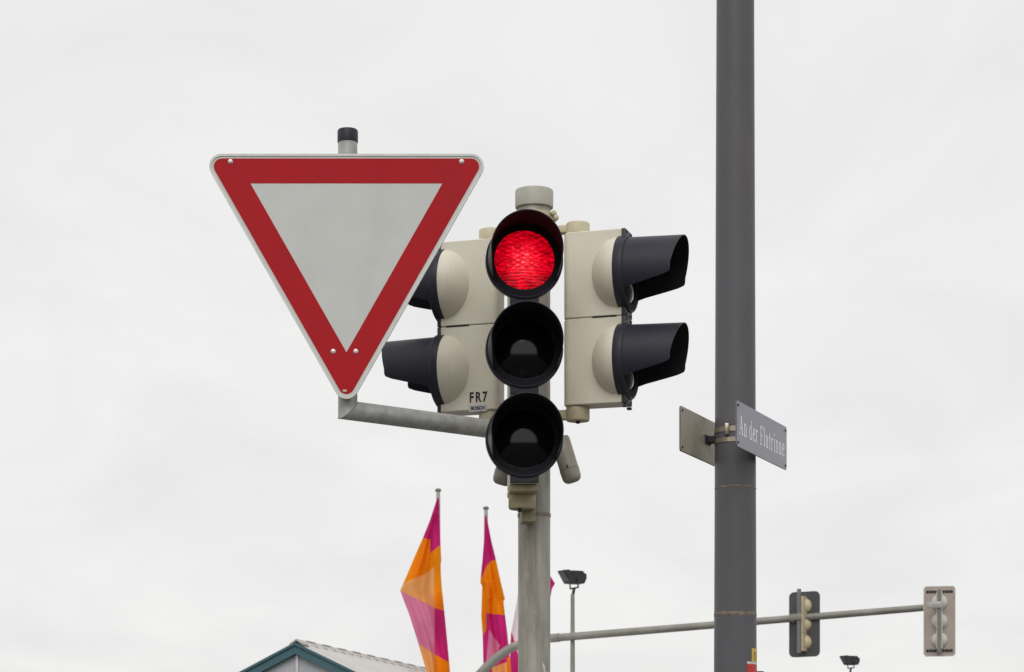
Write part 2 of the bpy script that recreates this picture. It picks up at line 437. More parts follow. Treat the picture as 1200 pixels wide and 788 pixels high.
def lamp_units(root, zs, lit=None, body='cream'):
    units = []
    for i, z in enumerate(zs):
        h = put('lamp_housing', mesh_of('lamp_housing_' + body, housing_bm, body, 35), root, (0, 0, z))
        put('front_door', mesh_of('front_door', door_bm, 'dark_door', 30), h)
        put('collar', mesh_of('collar', collar_bm, ('black_plastic', 'matt_black'), 35), h)
        put('visor', mesh_of('visor', visor_bm, ('black_plastic', 'matt_black'), 40), h)
        l = put('lens', mesh_of('lit_lens' if i == lit else 'lens', lens_bm, 'lit_red_lens' if i == lit else 'smoked_lens', 60), h)
        if i == lit: l['label'] = 'glowing red lens'
        units.append(h)
    return units
ZL = 3.566
def seam_gasket(root, z):
    bm = bmesh.new(); box(bm, -HW - .0008, HW + .0008, .03, .115, z - .003, z + .002)
    link('seam_gasket', bm, 'rubber', root)

# front head, three lamps
FX, FY = 14.5 / F * 8.2, 8.2
fr = thing('traffic_light', 'three-lamp traffic light with black hoods and its red lamp lit', 'traffic light', (FX, FY, 2.5), R(3), 'traffic lights on the mast')
lamp_units(fr, [ZL - 2.5, ZL - .3 - 2.5, ZL - .6 - 2.5], lit=0)
zb = ZL - .75 - 2.5
bm = bmesh.new(); box(bm, -HW, HW, .03, .21, zb - .022, zb - .001, .004)
lathe(bm, [(.047, 0), (.047, -.045), (.043, -.05)], (0, .13, zb - .02), (0, 0, 1), 36)
box(bm, .0, .047, .155, .236, zb - .108, zb - .05, .004)
link('lower_bracket', bm, 'worn_bracket', fr, 40)
bm = bmesh.new(); lathe(bm, [(.007, 0), (.007, -.012), (.004, -.014)], (-.01, .11, zb - .069), (0, 0, 1), 12)
link('bolt', bm, 'bolt_dark', fr)
zt = ZL + .15 - 2.5
bm = bmesh.new(); lathe(bm, [(.041, 0), (.041, .035), (.037, .04)], (0, .158, zt + .001), (0, 0, 1), 36)
box(bm, -.02, .03, .158, .245, zt + .006, zt + .032, .005)
link('upper_bracket', bm, 'cream_bracket', fr, 40)
bm = bmesh.new(); lathe(bm, [(MR - .001, 3.655), (MR + .005, 3.655), (MR + .005, 3.68), (MR - .001, 3.68)], seg=48, cap0=False, cap1=False)
link('bracket_band', bm, 'cream_bracket', mast, 40)
for k, zz in enumerate((3.66, 3.676)):
    bm = bmesh.new(); lathe(bm, [(.009, 0), (.009, .016), (.005, .02)], (MR + .012 + .008 * (1 - k), -.018, zz), (0, -1, 0), 14); box(bm, MR - .004, MR + .022, -.018, .006, zz - .007, zz + .007, .002); link('band_lug', bm, 'cream_bracket', mast, 40)

def side_head(rz, pivot, label, sgn):
    fwd = Vector((math.sin(rz), -math.cos(rz), 0))
    loc = Vector((pivot[0], pivot[1], 3.0)) + fwd * PV
    t = thing('traffic_light', label, 'traffic light', loc, rz, 'traffic lights on the mast')
    u = lamp_units(t, [ZL - 3.0, ZL - .3 - 3.0]); seam_gasket(t, ZL - .15 - 3.0)
    # brackets swivelling on the mast
    mloc = Matrix.Rotation(-rz, 4, 'Z') @ (Vector((MX, MY, 0)) - Vector((loc.x, loc.y, 0)))
    for nm, z, dz in (('upper_bracket', ZL + .15 - 3.0 + .001, .038), ('lower_bracket', ZL - .45 - 3.0 - .001, -.046)):
        bm = bmesh.new()
        lathe(bm, [(.041, 0), (.041, dz * .9), (.0385, dz)], (0, PV, z), (0, 0, 1), 40)
        d = mloc - Vector((0, PV, 0)); a = math.atan2(d.y, d.x)
        mt = Matrix.Translation((0, PV, 0)) @ Matrix.Rotation(a, 4, 'Z')
        zz = sorted((z + dz * .15, z + dz * .85))
        box(bm, 0, d.length - MR + .006, -.019, .019, zz[0], zz[1], .004, mt)
        lathe(bm, [(MR - .001, zz[0]), (MR + .006, zz[0]), (MR + .006, zz[1]), (MR - .001, zz[1])], (mloc.x, mloc.y, 0), (0, 0, 1), 40, False, False)
        link(nm, bm, 'cream_bracket', t, 40)
        bm = bmesh.new(); s = 1 if dz > 0 else -1
        lathe(bm, [(.008, 0), (.008, s * .007), (.004, s * .009)], (.0, PV, z + dz), (0, 0, 1), 12); link('bolt', bm, 'bolt_dark', t)
    # hinge lugs at the front corners
    for z in (ZL + .15 - 3.0, ZL - .15 - 3.0, ZL - .45 - 3.0):
        for s in (-1, 1):
            bm = bmesh.new(); box(bm, s * .030 - .008, s * .030 + .008, -.004, .0113, z - .008 - .004, z - .008 + .004, .001)
            link('door_latch', bm, 'dark_door', t)
    return t, u
head_r, _ = side_head(R(73), (.2285, 8.455), 'two-lamp traffic light beside the tall dark grey pole', 1)
head_l, units_l = side_head(R(-108), (-.0748, 8.545), 'two-lamp traffic light lettered FR7, beside the give way sign', -1)

def place_text(name, s, size, parent, m, origin, ux, uz, nrm, wx=1, bold=0, depth=.0006):
    me = text_mesh(s, size, depth, wx, bold=bold)
    ux, uz, nrm = Vector(ux), Vector(uz), Vector(nrm); o = Vector(origin)
    for v in me.vertices: v.co = o + ux * v.co.x + uz * v.co.y + nrm * v.co.z
    return link_mesh(name, me, m, parent)
lh = units_l[1]; zref = ZL - .3
me_z = 3.146 - zref
# letters one by one, widely spaced
for i, ch in enumerate('FR7'):
    place_text('letter', ch, .049, lh, 'letter_black', (HW + .0008, .150 + (i - 1) * .0245, me_z), (0, 1, 0), (0, 0, 1), (1, 0, 0), .72, .0012)
bm = bmesh.new(); box(bm, HW - .001, HW + .0012, .115, .183, me_z - .034, me_z - .010, .0004); nm = link('maker_plate', bm, 'plate_grey', lh)
place_text('maker_lettering', 'BOSCH', .0165, lh, 'letter_black', (HW + .0016, .149, me_z - .0275), (0, 1, 0), (0, 0, 1), (1, 0, 0), .95, .0006, .0003)

# ------------------------------------------------------------------ sounders tilting out from the mast
def sounder(bot, top, label, arm_y):
    bot, top = Vector(bot), Vector(top)
    t = thing('sounder', label, 'sounder', bot, 0, 'tube sounders under the lights')
    d = (top - bot); n = d.normalized(); Ln = d.length
    bm = bmesh.new(); lathe(bm, [(.006, -.008), (.020, -.007), (.028, -.002), (.033, .008), (.0345, .040)], (0, 0, 0), n, 36, True, True)
    link('end_cap', bm, 'sounder_grey', t, 40)
    bm = bmesh.new(); lathe(bm, [(.0335, .0415), (.0335, Ln - .012), (.030, Ln - .003), (.02, Ln)], (0, 0, 0), n, 36)
    link('body', bm, 'sounder_grey', t, 40)
    bm = bmesh.new(); q = n * (Ln * .7)
    tube(bm, [q, Vector((MX, MY, bot.z + q.z + .01)) - bot], .014, 16); link('mounting_arm', bm, 'galvanised', t, 40)
    bm = bmesh.new(); lathe(bm, [(.004, 0), (.004, .004)], n * .046 + Vector((-.006, -.0325, 0)), (0, -1, 0), 8); link('screw', bm, 'bolt_dark', t)
b = P(671, 563, 8.47); sounder(b, b + Vector((-.046, .0, .150)), "grey tube sounder tilting down on the dark pole's side of the mast", 0)
b = P(587.5, 566, 8.56); sounder(b, b + Vector((.040, -.01, .140)), 'grey tube sounder mostly hidden behind the lowest black hood', 0)

# ------------------------------------------------------------------ sign bracket and give way sign
BX, BY = (407.5 - 600) / F * 8.02, 8.02
br = thing('sign_bracket', 'galvanised tube bracket with black end cap, reaching out to hold the sign', 'bracket', (BX, BY, 2.998))
ec = Vector((0, 0, .0315)); ein = Vector((0, 0, -1)); eout = Vector((MX - BX, MY - BY, 0)); elen = eout.length; eout.normalize()
mn = (ein + eout).normalized(); er = .0317; ex = Vector((1, 0, 0)); ey = Vector((0, 1, 0))
mitre, top = [], []
for k in range(48):
    a = 2 * math.pi * k / 48; rv = (ex * math.cos(a) + ey * math.sin(a)) * er
    mitre.append(ec + rv + ein * (-rv.dot(mn) / ein.dot(mn))); top.append(Vector((rv.x, rv.y, .93)))
bm = bmesh.new(); rings(bm, [top, mitre], True, True, True); bmesh.ops.recalc_face_normals(bm, faces=bm.faces); link('upright_tube', bm, 'galvanised_arm', br, 40)
bm = bmesh.new(); lathe(bm, [(.0315, .912), (.0335, .912), (.034, .915), (.034, .949), (.031, .954), (.01, .956)], seg=40); link('end_cap', bm, 'black_plastic', br, 50)
endl = [p + eout * (elen - .01 - (p - ec).dot(eout)) for p in mitre]
bm = bmesh.new(); rings(bm, [mitre, endl], True, True, True); bmesh.ops.recalc_face_normals(bm, faces=bm.faces); link('arm', bm, 'galvanised_arm', br, 40)
tl = []
for p in mitre: tl.append(p + (p - ec).normalized() * -.0002)
bm = bmesh.new(); tube(bm, tl + [tl[0]], .0012, 8, False); link('weld_bead', bm, 'cover_strip', br, 60)
bm = bmesh.new(); o = Vector((MX - BX, MY - BY, 0))
lathe(bm, [(MR - .001, .005), (MR + .007, .005), (MR + .007, .058), (MR - .001, .058)], o, (0, 0, 1), 40, False, False); link('mast_clamp', bm, 'galvanised_arm', br, 40)

SY = 7.96; SC = F / SY
def tri_round(s, r, cx, cz, seg=8):
    """downward equilateral triangle of side s about its centroid, corners rounded with radius r"""
    Rr = s / math.sqrt(3); pts = []
    for k in range(3):
        a = R(-90 + 120 * k); c = Vector((math.cos(a), math.sin(a))) * (Rr - 2 * r)
        for i in range(seg + 1):
            b_ = a + R(-60 + 120 * i / seg)
            pts.append((cx + c.x + r * math.cos(b_), cz + c.y + r * math.sin(b_)))
    return pts
scx, scz = P(406, 281.1, SY).x, P(406, 281.1, SY).z
s_out = 343 / SC
sg = thing('give_way_sign', 'large red and white triangular give way sign with rounded corners', 'sign', (scx, SY, scz - .5))
pl = lambda u, v, t: Vector((u, t, v * 1.016 + .5))
bm = bmesh.new(); prism(bm, tri_round(s_out - .004, .038, 0, 0), pl, .002, .006); link('plate', bm, 'sign_back', sg)
bm = bmesh.new(); prism(bm, tri_round(s_out, .040, 0, 0), pl, -.002, .010, tri_round(s_out - .026, .0325, 0, 0)); link('edge_rim', bm, 'sign_rim', sg)
bm = bmesh.new(); prism(bm, tri_round(s_out - .0265, .0322, 0, 0), pl, .0005, .0019); link('white_face', bm, 'sign_white', sg)
si = 225 / SC
bm = bmesh.new(); prism(bm, tri_round(s_out - .051, .026, 0, 0), pl, -.0002, .0004, tri_round(si, .0012, 0, 0)); link('red_border', bm, 'sign_red', sg)
for px, py in ((270, 189.5), (541, 189.5), (390.5, 412), (417, 412)):
    q = P(px, py, SY); bm = bmesh.new()
    lathe(bm, [(.0078, .0004), (.0078, -.001), (.0062, -.0015), (.0058, -.0035), (.003, -.005)], (q.x - scx, 0, q.z - scz + .5), (0, 1, 0), 16); link('bolt', bm, 'bolt_white', sg, 40)
q = P(404, 458, SY); bm = bmesh.new(); box(bm, q.x - scx - .006, q.x - scx + .006, -.0006, -.0001, q.z - scz + .497, q.z - scz + .503); link('approval_mark', bm, 'sticker_white', sg)
for zz, wd in ((.22, .28), (-.28, .07)):
    bm = bmesh.new(); box(bm, BX - scx - wd, BX - scx + wd, .0062, .022, .5 + zz - .8 * .05, .5 + zz + .0, .002)
    o = Vector((BX - scx, BY - SY, 0))
    lathe(bm, [(.0315, .5 + zz - .035), (.0365, .5 + zz - .035), (.0365, .5 + zz - .005), (.0315, .5 + zz - .005)], o, (0, 0, 1), 32, False, False)
    link('back_clamp', bm, 'galvanised_arm', sg, 40)

# ------------------------------------------------------------------ tall dark grey pole with street name plates
PY = 10.8; PX = (861.7 - 600) / F * PY
pr = lambda z: .0945 - (z - 2.364) * .0038
pole = thing('street_pole', 'tall tapering dark grey painted steel pole with brownish weld seams', 'pole', (PX, PY, PAVE))
bm = bmesh.new(); zs = [.0, .4, 2, 4, 6, 8, 9]
lathe(bm, [(pr(z), z - (0 if z == 0 else PAVE)) for z in zs] + [(.02, 8.9)], seg=64); link('shaft', bm, 'pole_paint', pole, 40)
for z, hh in ((3.177, .005), (2.617, .0105)):
    bm = bmesh.new(); seg = 64; z0 = z - PAVE
    rad = [random.uniform(.0005, .0022) for _ in range(seg)]; jt = [random.uniform(-.003, .003) for _ in range(seg)]
    loops = []
    for f, k in ((-1, .0), (-.7, 1), (.7, 1), (1, 0)):
        loops.append([Vector((math.cos(a) * (pr(z) - .001 + k * (.0011 + rad[i] * .5)), math.sin(a) * (pr(z) - .001 + k * (.0011 + rad[i] * .5)), z0 + f * hh + jt[i])) for i, a in enumerate(2 * math.pi * j / seg for j in range(seg))])
    rings(bm, loops); bmesh.ops.recalc_face_normals(bm, faces=bm.faces); link('weld_seam', bm, 'rust_seam', pole, 60)
def wrap(name, m, a0, a1, z0, z1, off=.001, seg=14):
    """a patch stuck round the shaft; angles from the camera side towards the right"""
    bm = bmesh.new(); loops = []
    for z in (z0, z1):
        r = pr(z) + off
        loops.append([Vector((math.sin(a) * r, -math.cos(a) * r, z - PAVE)) for a in (R(a0 + (a1 - a0) * k / seg) for k in range(seg + 1))])
    rings(bm, loops, False); bmesh.ops.recalc_face_normals(bm, faces=bm.faces)
    return link(name, bm, m, pole, 40)
zy = lambda y: P(0, y, PY - .06).z
wrap('yellow_sticker', 'sticker_yellow', 44, 98, zy(775.5), zy(760))
me = text_mesh('15', .056, .0, .62); r0 = pr(2.4) + .0018
for v in me.vertices:
    a = R(62) + v.co.x / r0; v.co = Vector((math.sin(a) * r0, -math.cos(a) * r0, zy(773.6) - PAVE + v.co.y))
link_mesh('sticker_digits', me, 'letter_black', pole)
wrap('red_sticker', 'sticker_red', 27, 100, zy(778.5) - .22, zy(778.5))
wrap('white_sticker_edge', 'sticker_white', 27, 100, zy(778.5), zy(775.8), .0014)
bm = bmesh.new(); z = zy(788)
box(bm, .088, .125, -.02, .01, z - PAVE - .02, z - PAVE + .008, .003); link('sticker_strap', bm, 'bolt_dark', pole, 40)

U = Vector((.29, .68, 0)).normalized(); NV = Vector((U.y, -U.x, 0))
NPL = .735; NPH = .195; NZ = 3.396
def name_plate(center, label, face_dir):
    t = thing('street_name_plate', label, 'street sign', (center.x, center.y, NZ))
    pf = lambda u, v, q: U * u + Vector((0, 0, v)) + NV * (q * face_dir)
    def rr(L_, H_, r):
        pts = []
        for cx, cz, a0 in ((L_ / 2 - r, H_ / 2 - r, 0), (-L_ / 2 + r, H_ / 2 - r, 90), (-L_ / 2 + r, -H_ / 2 + r, 180), (L_ / 2 - r, -H_ / 2 + r, 270)):
            pts += [(cx + r * math.cos(R(a0 + k * 30)), cz + r * math.sin(R(a0 + k * 30))) for k in range(4)]
        return pts
    bm = bmesh.new(); prism(bm, rr(NPL - .004, NPH - .004, .012), pf, -.005, -.0042); link('backing', bm, 'street_back', t)
    bm = bmesh.new(); prism(bm, rr(NPL, NPH, .012), pf, -.004, .002); link('blue_face', bm, 'street_blue', t)
    for su in (-1, 1):
        for sv in (-1, 1):
            bm = bmesh.new(); lathe(bm, [(.0055, -.009), (.0055, .0045), (.003, .006)], pf(su * (NPL / 2 - .018), sv * (NPH / 2 - .018), 0), NV * face_dir, 12); link('corner_bolt', bm, 'bolt_dark', t)
    # clamp bracket to the pole
    gap = .132 - .088
    bm = bmesh.new()
    m4 = Matrix((( U.x, NV.x * face_dir, 0, 0), (U.y, NV.y * face_dir, 0, 0), (0, 0, 1, 0), (0, 0, 0, 1)))
    box(bm, -.045, .03, -.012, -.004, -.016, .022, .002, m4); box(bm, -.03, .02, -gap - .012, -.010, -.012, .018, .003, m4)
    link('bracket', bm, 'bolt_dark', t)
    return t, pf
pc = Vector((PX, PY, 0))
ts, pfr = name_plate(pc + NV * .133 + U * -.03, 'blue-grey street name plate lettered An der Flutrinne', 1)
tb, pfl = name_plate(pc - NV * .131 + U * -.005, 'street name plate showing its plain brownish back beside the dark pole', -1)
for z, zz in ((3.430, .011), (3.383, .010)):
    bm = bmesh.new(); r = pr(z)
    lathe(bm, [(r - .001, z - zz - PAVE), (r + .003, z - zz - PAVE), (r + .003, z + zz - PAVE), (r - .001, z + zz - PAVE)], seg=64, cap0=False, cap1=False)
    if z > 3.4: 
        q = Vector((-.045, -math.sqrt(r * r - .045 ** 2) - .004, 0)); box(bm, q.x - .009, q.x + .009, q.y - .012, q.y + .01, z - .028 - PAVE, z + .022 - PAVE, .003)
    link('steel_band', bm, 'steel_band', pole, 40)

# serif lettering built stroke by stroke (cap height 1)
def glyphs():
    TH, TN = .165, .085
    def v(x, y0, y1, w=TH): return [(x - w / 2, y0), (x + w / 2, y0), (x + w / 2, y1), (x - w / 2, y1)]
    def h(x0, x1, y, w=TN): return [(x0, y - w / 2), (x1, y - w / 2), (x1, y + w / 2), (x0, y + w / 2)]
    def line(x0, y0, x1, y1, w): return [(x0 - w / 2, y0), (x0 + w / 2, y0), (x1 + w / 2, y1), (x1 - w / 2, y1)]
    def arc(cx, cy, rx, ry, a0, a1, w0, w1, n=10):
        """elliptic stroke, thick on the sides and thin at top and bottom"""
        q = []
        for k in range(n):
            A, B = (R(a0 + (a1 - a0) * j / n) for j in (k, k + 1))
            def pt(a, s):
                w = w1 + (w0 - w1) * abs(math.cos(a))
                return (cx + (rx + s * w / 2) * math.cos(a), cy + (ry + s * w / 2) * math.sin(a))
            q.append([pt(A, -1), pt(A, 1), pt(B, 1), pt(B, -1)])
        return q
    X = .68
    foot = lambda x: h(x - .13, x + .13, TN / 2)
    lead = lambda x, y: [(x - .15, y - .07), (x, y - .07), (x, y), (x - .15, y - .04)]
    nn = lambda o: [v(o + .15, 0, X), foot(o + .15), lead(o + .15, X), v(o + .47, 0, .5), foot(o + .47)] + arc(o + .31, .47, .16, .175, 0, 160, TH, TN)
    G = {}
    G['A'] = ([line(.1, 0, .36, 1, TN), line(.64, 0, .38, 1, TH + .02), h(.18, .55, .34), h(0, .22, TN / 2), h(.5, .78, TN / 2)], .8)
    G['n'] = (nn(0), .62)
    G['d'] = ([v(.44, 0, 1.02), lead(.44, 1.02), h(.42, .58, TN / 2)] + arc(.29, .34, .18, .315, 55, 305, TH, TN, 14), .62)
    G['e'] = (arc(.28, .34, .18, .315, 12, 320, TH, TN, 16) + [h(.13, .46, .38)], .52)
    G['r'] = ([v(.15, 0, X), foot(.15), lead(.15, X)] + arc(.32, .47, .13, .17, 60, 160, TH, TN, 6) + [[(.33, .55), (.43, .55), (.43, .67), (.33, .67)]], .47)
    G['F'] = ([v(.18, 0, 1), h(.03, .36, TN / 2), h(.03, .62, 1 - TN / 2), h(.18, .48, .52), v(.61, .80, 1, TN), v(.47, .42, .62, TN)], .68)
    G['l'] = ([v(.15, 0, 1.02), foot(.15), lead(.15, 1.02)], .31)
    G['u'] = ([v(.15, .2, X), lead(.15, X), v(.47, 0, X), lead(.47, X), h(.47, .6, TN / 2)] + arc(.31, .2, .16, .175, 180, 340, TH, TN), .63)
    G['t'] = ([v(.17, .16, .86), h(.04, .34, X - TN / 2)] + arc(.27, .16, .1, .135, 180, 300, TH, TN, 6), .38)
    G['i'] = ([v(.15, 0, X), foot(.15), lead(.15, X), [(.08, .82), (.22, .82), (.22, .97), (.08, .97)]], .31)
    return G
G = glyphs(); word = 'An der Flutrinne'
adv = sum(.34 if c == ' ' else G[c][1] + .085 for c in word)
cap = .083; sx = .672 / adv
u0 = -NPL / 2 + .032; v0 = -.042; x = 0; layer = 0
for c in word:
    if c == ' ': x += .34; continue
    bm = bmesh.new()
    for poly in G[c][0]:
        layer += 1; q = .0023 + (layer % 23) * .00002
        bm.faces.new([bm.verts.new(pfr(u0 + (x + a) * sx, v0 + b_ * cap, q)) for a, b_ in poly])
    for f in bm.faces:
        f.normal_update()
        if f.normal.dot(NV) < 0: f.normal_flip()
    link('letter', bm, 'letter_white', ts)
    x += G[c][1] + .085

# ------------------------------------------------------------------ far boom mast with two signals seen from behind
A = P(606, 756.5, 42.35); Bq = P(648, 748, 42.1); Cq = P(1094, 711.5, 39.0)
bmst = thing('boom_mast', 'grey steel mast curving over into a long arm above the road', 'mast', (P(548, 0, 42.6).x, 42.6, 0))
o = Vector((bmst.location.x, 42.6, 0))
path = [Vector((0, 0, 0)), Vector((0, 0, 2)), Vector((0, 0, 3.9)), P(553, 803, 42.58) - o, P(565, 788, 42.52) - o, P(580, 773, 42.46) - o, A - o, Bq - o]
# smooth the path with a Catmull-Rom walk
def crom(pts, n=8):
    o_ = []
    for i in range(len(pts) - 1):
        p0, p1, p2, p3 = pts[max(i - 1, 0)], pts[i], pts[i + 1], pts[min(i + 2, len(pts) - 1)]
        for k in range(n):
            t = k / n
            o_.append(.5 * ((2 * p1) + (-p0 + p2) * t + (2 * p0 - 5 * p1 + 4 * p2 - p3) * t * t + (-p0 + 3 * p1 - 3 * p2 + p3) * t ** 3))
    return o_ + [pts[-1]]
pth = crom(path[2:]); 
bm = bmesh.new(); tube(bm, [path[0], path[1]] + pth, [.11, .10] + [.092 - .022 * min(1, k / len(pth)) for k in range(len(pth))], 20)
link('curved_post', bm, 'boom_steel', bmst, 50)
bm = bmesh.new(); tube(bm, [Bq - o, (Bq + Cq) / 2 - o, Cq - o], [.068, .062, .054], 20); link('arm', bm, 'boom_steel', bmst, 50)
bm = bmesh.new(); d = (Cq - Bq).normalized(); tube(bm, [Bq - o - d * .12, Bq - o + d * .12], .076, 20); link('joint_sleeve', bm, 'boom_steel', bmst, 50)

def far_signal(px, py_mid, d, yaw, pw, ph, pm, body, label, chamf, slots):
    """a three-lamp head with backing board, its back towards the camera"""
    c = P(px, py_mid, d)
    t = thing('traffic_light', label, 'traffic light', (c.x, c.y, c.z - ph / 2), yaw, 'traffic lights hung on the far arm')
    zc = ph / 2
    lamp_units(t, [zc + .3, zc, zc - .3], None, body)
    def rr(w_, h_, r, n):
        pts = []
        for cx, cz, a0 in ((w_ / 2 - r, h_ / 2 - r, 0), (-w_ / 2 + r, h_ / 2 - r, 90), (-w_ / 2 + r, -h_ / 2 + r, 180), (w_ / 2 - r, -h_ / 2 + r, 270)):
            pts += [(cx + r * math.cos(R(a0 + k * 90 / n)), cz + r * math.sin(R(a0 + k * 90 / n))) for k in range(n + 1)]
        return pts
    f = lambda u, v_, q: Vector((u, q, v_ + zc))
    bm = bmesh.new(); prism(bm, rr(pw, ph, chamf[0], chamf[1]), f, .022, .030); pb = link('backing_board', bm, pm, t)
    bm = bmesh.new(); prism(bm, rr(pw + .012, ph + .012, chamf[0], chamf[1]), f, .018, .034, rr(pw - .004, ph - .004, chamf[0], chamf[1]))
    link('board_rim', bm, 'bolt_white' if slots else 'far_plate_dark', pb)
    if slots:
        for s in (-1, 1):
            for k in range(10):
                if k in (4, 5): continue
                bm = bmesh.new(); u = (k - 4.5) * (pw * .86 / 10)
                box(bm, u - pw * .037, u + pw * .037, .0302, .034, zc + s * (ph / 2 - .085) - .022, zc + s * (ph / 2 - .085) + .022); link('slot', bm, 'rubber', pb)
    # spine: a channel carrying the head on the arm
    bm = bmesh.new(); box(bm, -.030, .030, HD + .006, HD + .05, zc - ph * .46, zc + ph * (.53 if not slots else .44), .004)
    for zz in (zc + .42, zc - .42): box(bm, -.02, .02, HD - .03, HD + .01, zz - .02, zz + .02, .003)
    link('spine', bm, 'cover_strip', t)
    return t
t1 = far_signal(943.5, 732, 40.05, R(150), .53, 1.06, 'far_plate_dark', 'far_cream', 'far traffic light seen from behind, with dark rounded backing board', (.085, 5), False)
t2 = far_signal(1101, 728.5, 38.9, R(169), .492, 1.11, 'far_plate_taupe', 'far_bowl_white', 'far traffic light seen from behind, with pale taupe backing board', (.035, 1), True)
# clamps that tie the spines to the arm
def arm_at(x): 
    k = (x - Bq.x) / (Cq.x - Bq.x); return Bq + (Cq - Bq) * k
for t in (t1, t2):
    m4 = Matrix.Translation(t.location) @ Matrix.Rotation(t.rotation_euler.z, 4, 'Z'); inv = m4.inverted()
    sp = m4 @ Vector((0, HD + .05, 0)); a = arm_at(min(sp.x, Cq.x - .06)); la = inv @ a; dl = (inv.to_3x3() @ d).normalized()
    bm = bmesh.new()
    for s in (-.06, .06):
        b = bmesh.new(); tube(b, [la + dl * (s - .015), la + dl * (s + .015)], .072, 20); link('clamp_ring', b, 'galvanised_arm', t, 40)
    box(bm, min(-.05, la.x - .03), max(.05, la.x + .03), HD + .048, max(la.y, HD + .07), la.z - .05, la.z + .05, .006)
    link('arm_clamp', bm, 'galvanised_arm' if t is t2 else 'boom_steel', t, 40)

# ------------------------------------------------------------------ flags
def inside(p, poly):
    c = False; n = len(poly)
    for i in range(n):
        (x1, y1), (x2, y2) = poly[i], poly[i - 1]
        if (y1 > p[1]) != (y2 > p[1]) and p[0] < (x2 - x1) * (p[1] - y1) / (y2 - y1) + x1: c = not c
    return c
def interp(tab, y, j):
    for a, b_ in zip(tab, tab[1:]):
        if a[0] <= y <= b_[0]:
            f = (y - a[0]) / (b_[0] - a[0]); return a[j] + (b_[j] - a[j]) * f
    return tab[-1][j]
def flag(px, py_top, d, rows, cols, default, label, folds):
    top = P(px, py_top, d)
    t = thing('flag', label, 'flag', (top.x, d, 0), 0, 'flags on poles')
    o_ = Vector((top.x, d, 0))
    bm = bmesh.new(); lathe(bm, [(.07, 0), (.065, 2), (.036, top.z - .04), (.036, top.z - .03)], seg=20)
    pole_ = link('flag_pole', bm, 'flag_pole', t, 40)
    bm = bmesh.new(); lathe(bm, [(.038, top.z - .035), (.056, top.z - .03), (.056, top.z + .0), (.03, top.z + .02)], seg=20); link('finial', bm, 'cover_strip', pole_, 40)
    NU, NV_ = 76, 280
    y0, y1 = rows[0][0], rows[-1][0]
    names = ['flag_magenta', 'flag_orange', 'flag_peach', 'flag_mauve', 'flag_pale']
    b = bmesh.new(); grid = []; rng = random.Random(px)
    ph = [rng.uniform(0, 6) for _ in range(4)]
    for j in range(NV_ + 1):
        y = y0 + (y1 - y0) * j / NV_; xl, xr = interp(rows, y, 1), interp(rows, y, 2); wid = max(1, xr - xl); row = []
        for i in range(NU + 1):
            u = i / NU; x = xl + (xr - xl) * u
            amp = .003 * wid
            dep = amp * (math.sin(u * 9 + y * .018 + ph[0]) + .6 * math.sin(u * 17 - y * .03 + ph[1])) + .0016 * wid * math.sin(y * .09 + u * 5 + ph[2])
            for fx0, fx1, fy0, fy1, off in folds:      # a folded-over edge stands proud of the cloth behind
                if fy0 <= y <= fy1:
                    e = fx0 + (fx1 - fx0) * (y - fy0) / (fy1 - fy0)
                    dep -= off / (1 + math.exp(-(x - e) * 1.3))
            row.append((P(x, y, d - .13 + dep) - o_, (x, y)))
        grid.append([(b.verts.new(p), q) for p, q in row])
    for a, c in zip(grid, grid[1:]):
        for i in range(NU):
            f = b.faces.new((a[i][0], a[i + 1][0], c[i + 1][0], c[i][0]))
            q = ((a[i][1][0] + c[i + 1][1][0]) / 2, (a[i][1][1] + c[i + 1][1][1]) / 2)
            k = default
            for nm_, poly in cols:
                if inside(q, poly): k = nm_
            f.material_index = names.index('flag_' + k)
    me = bpy.data.meshes.new('cloth'); b.normal_update(); b.to_mesh(me); b.free()
    link_mesh('cloth', me, names, t, 80)
    return t
flag(513.5, 574, 44, [(584, 512.3, 514.4), (610, 503.8, 515.2), (632, 495, 516), (658, 483.5, 517.2), (661, 482.4, 516.4), (676, 476, 516.8), (692, 469, 518), (705, 473.5, 519.5), (720, 479.5, 521), (750, 489, 524), (788, 500, 527.5), (840, 512, 531), (870, 520, 533)],
     [('orange', [(440, 630), (495, 630.5), (504.3, 632.5), (504, 648.5), (518, 637), (540, 637), (540, 720), (440, 690)]),
      ('peach', [(470, 686), (478, 681), (498, 673), (510, 664), (509.5, 712.5), (468, 691.5)]),
      ('orange', [(509.3, 665), (540, 650), (540, 722), (509.3, 712.5)]),
      ('mauve', [(440, 686), (468.5, 692), (509.5, 712.5), (509.5, 767.5), (490, 754), (440, 735)]),
      ('peach', [(440, 735), (490, 754), (509.5, 767.5), (509.5, 880), (440, 880)]),
      ('orange', [(509.5, 767), (540, 784), (540, 880), (509.5, 880)])],
     'magenta', 'orange and magenta flag spreading wide, on the pole beside the gable roof', [(504.5, 509, 600, 665, .10), (509, 509.5, 665, 790, .16)])
flag(569.5, 595, 46, [(604, 568.4, 570), (635, 567, 576), (655, 565.5, 581), (683, 562.7, 587), (687, 565, 588), (702, 564.6, 591.7), (705, 564.5, 590), (722, 564, 592), (745, 565.6, 594.8), (780, 566.5, 598.4), (820, 567, 601), (860, 569, 603)],
     [('orange', [(540, 681), (564, 677), (571, 662), (576, 657), (600, 654), (600, 721), (592, 721), (570, 719), (570, 738), (565, 746), (540, 746)]),
      ('mauve', [(573, 738), (580, 748), (586, 757), (580, 772), (567, 782), (567, 830), (571, 760)]),
      ('orange', [(594, 770), (620, 770), (620, 870), (592, 870)]),
      ('peach', [(577, 782), (594, 776), (594, 870), (572, 870)])],
     'magenta', 'narrow drooping orange and magenta flag on a pole behind the curving mast', [(570, 570, 680, 790, .12), (576, 586, 655, 700, .08)])
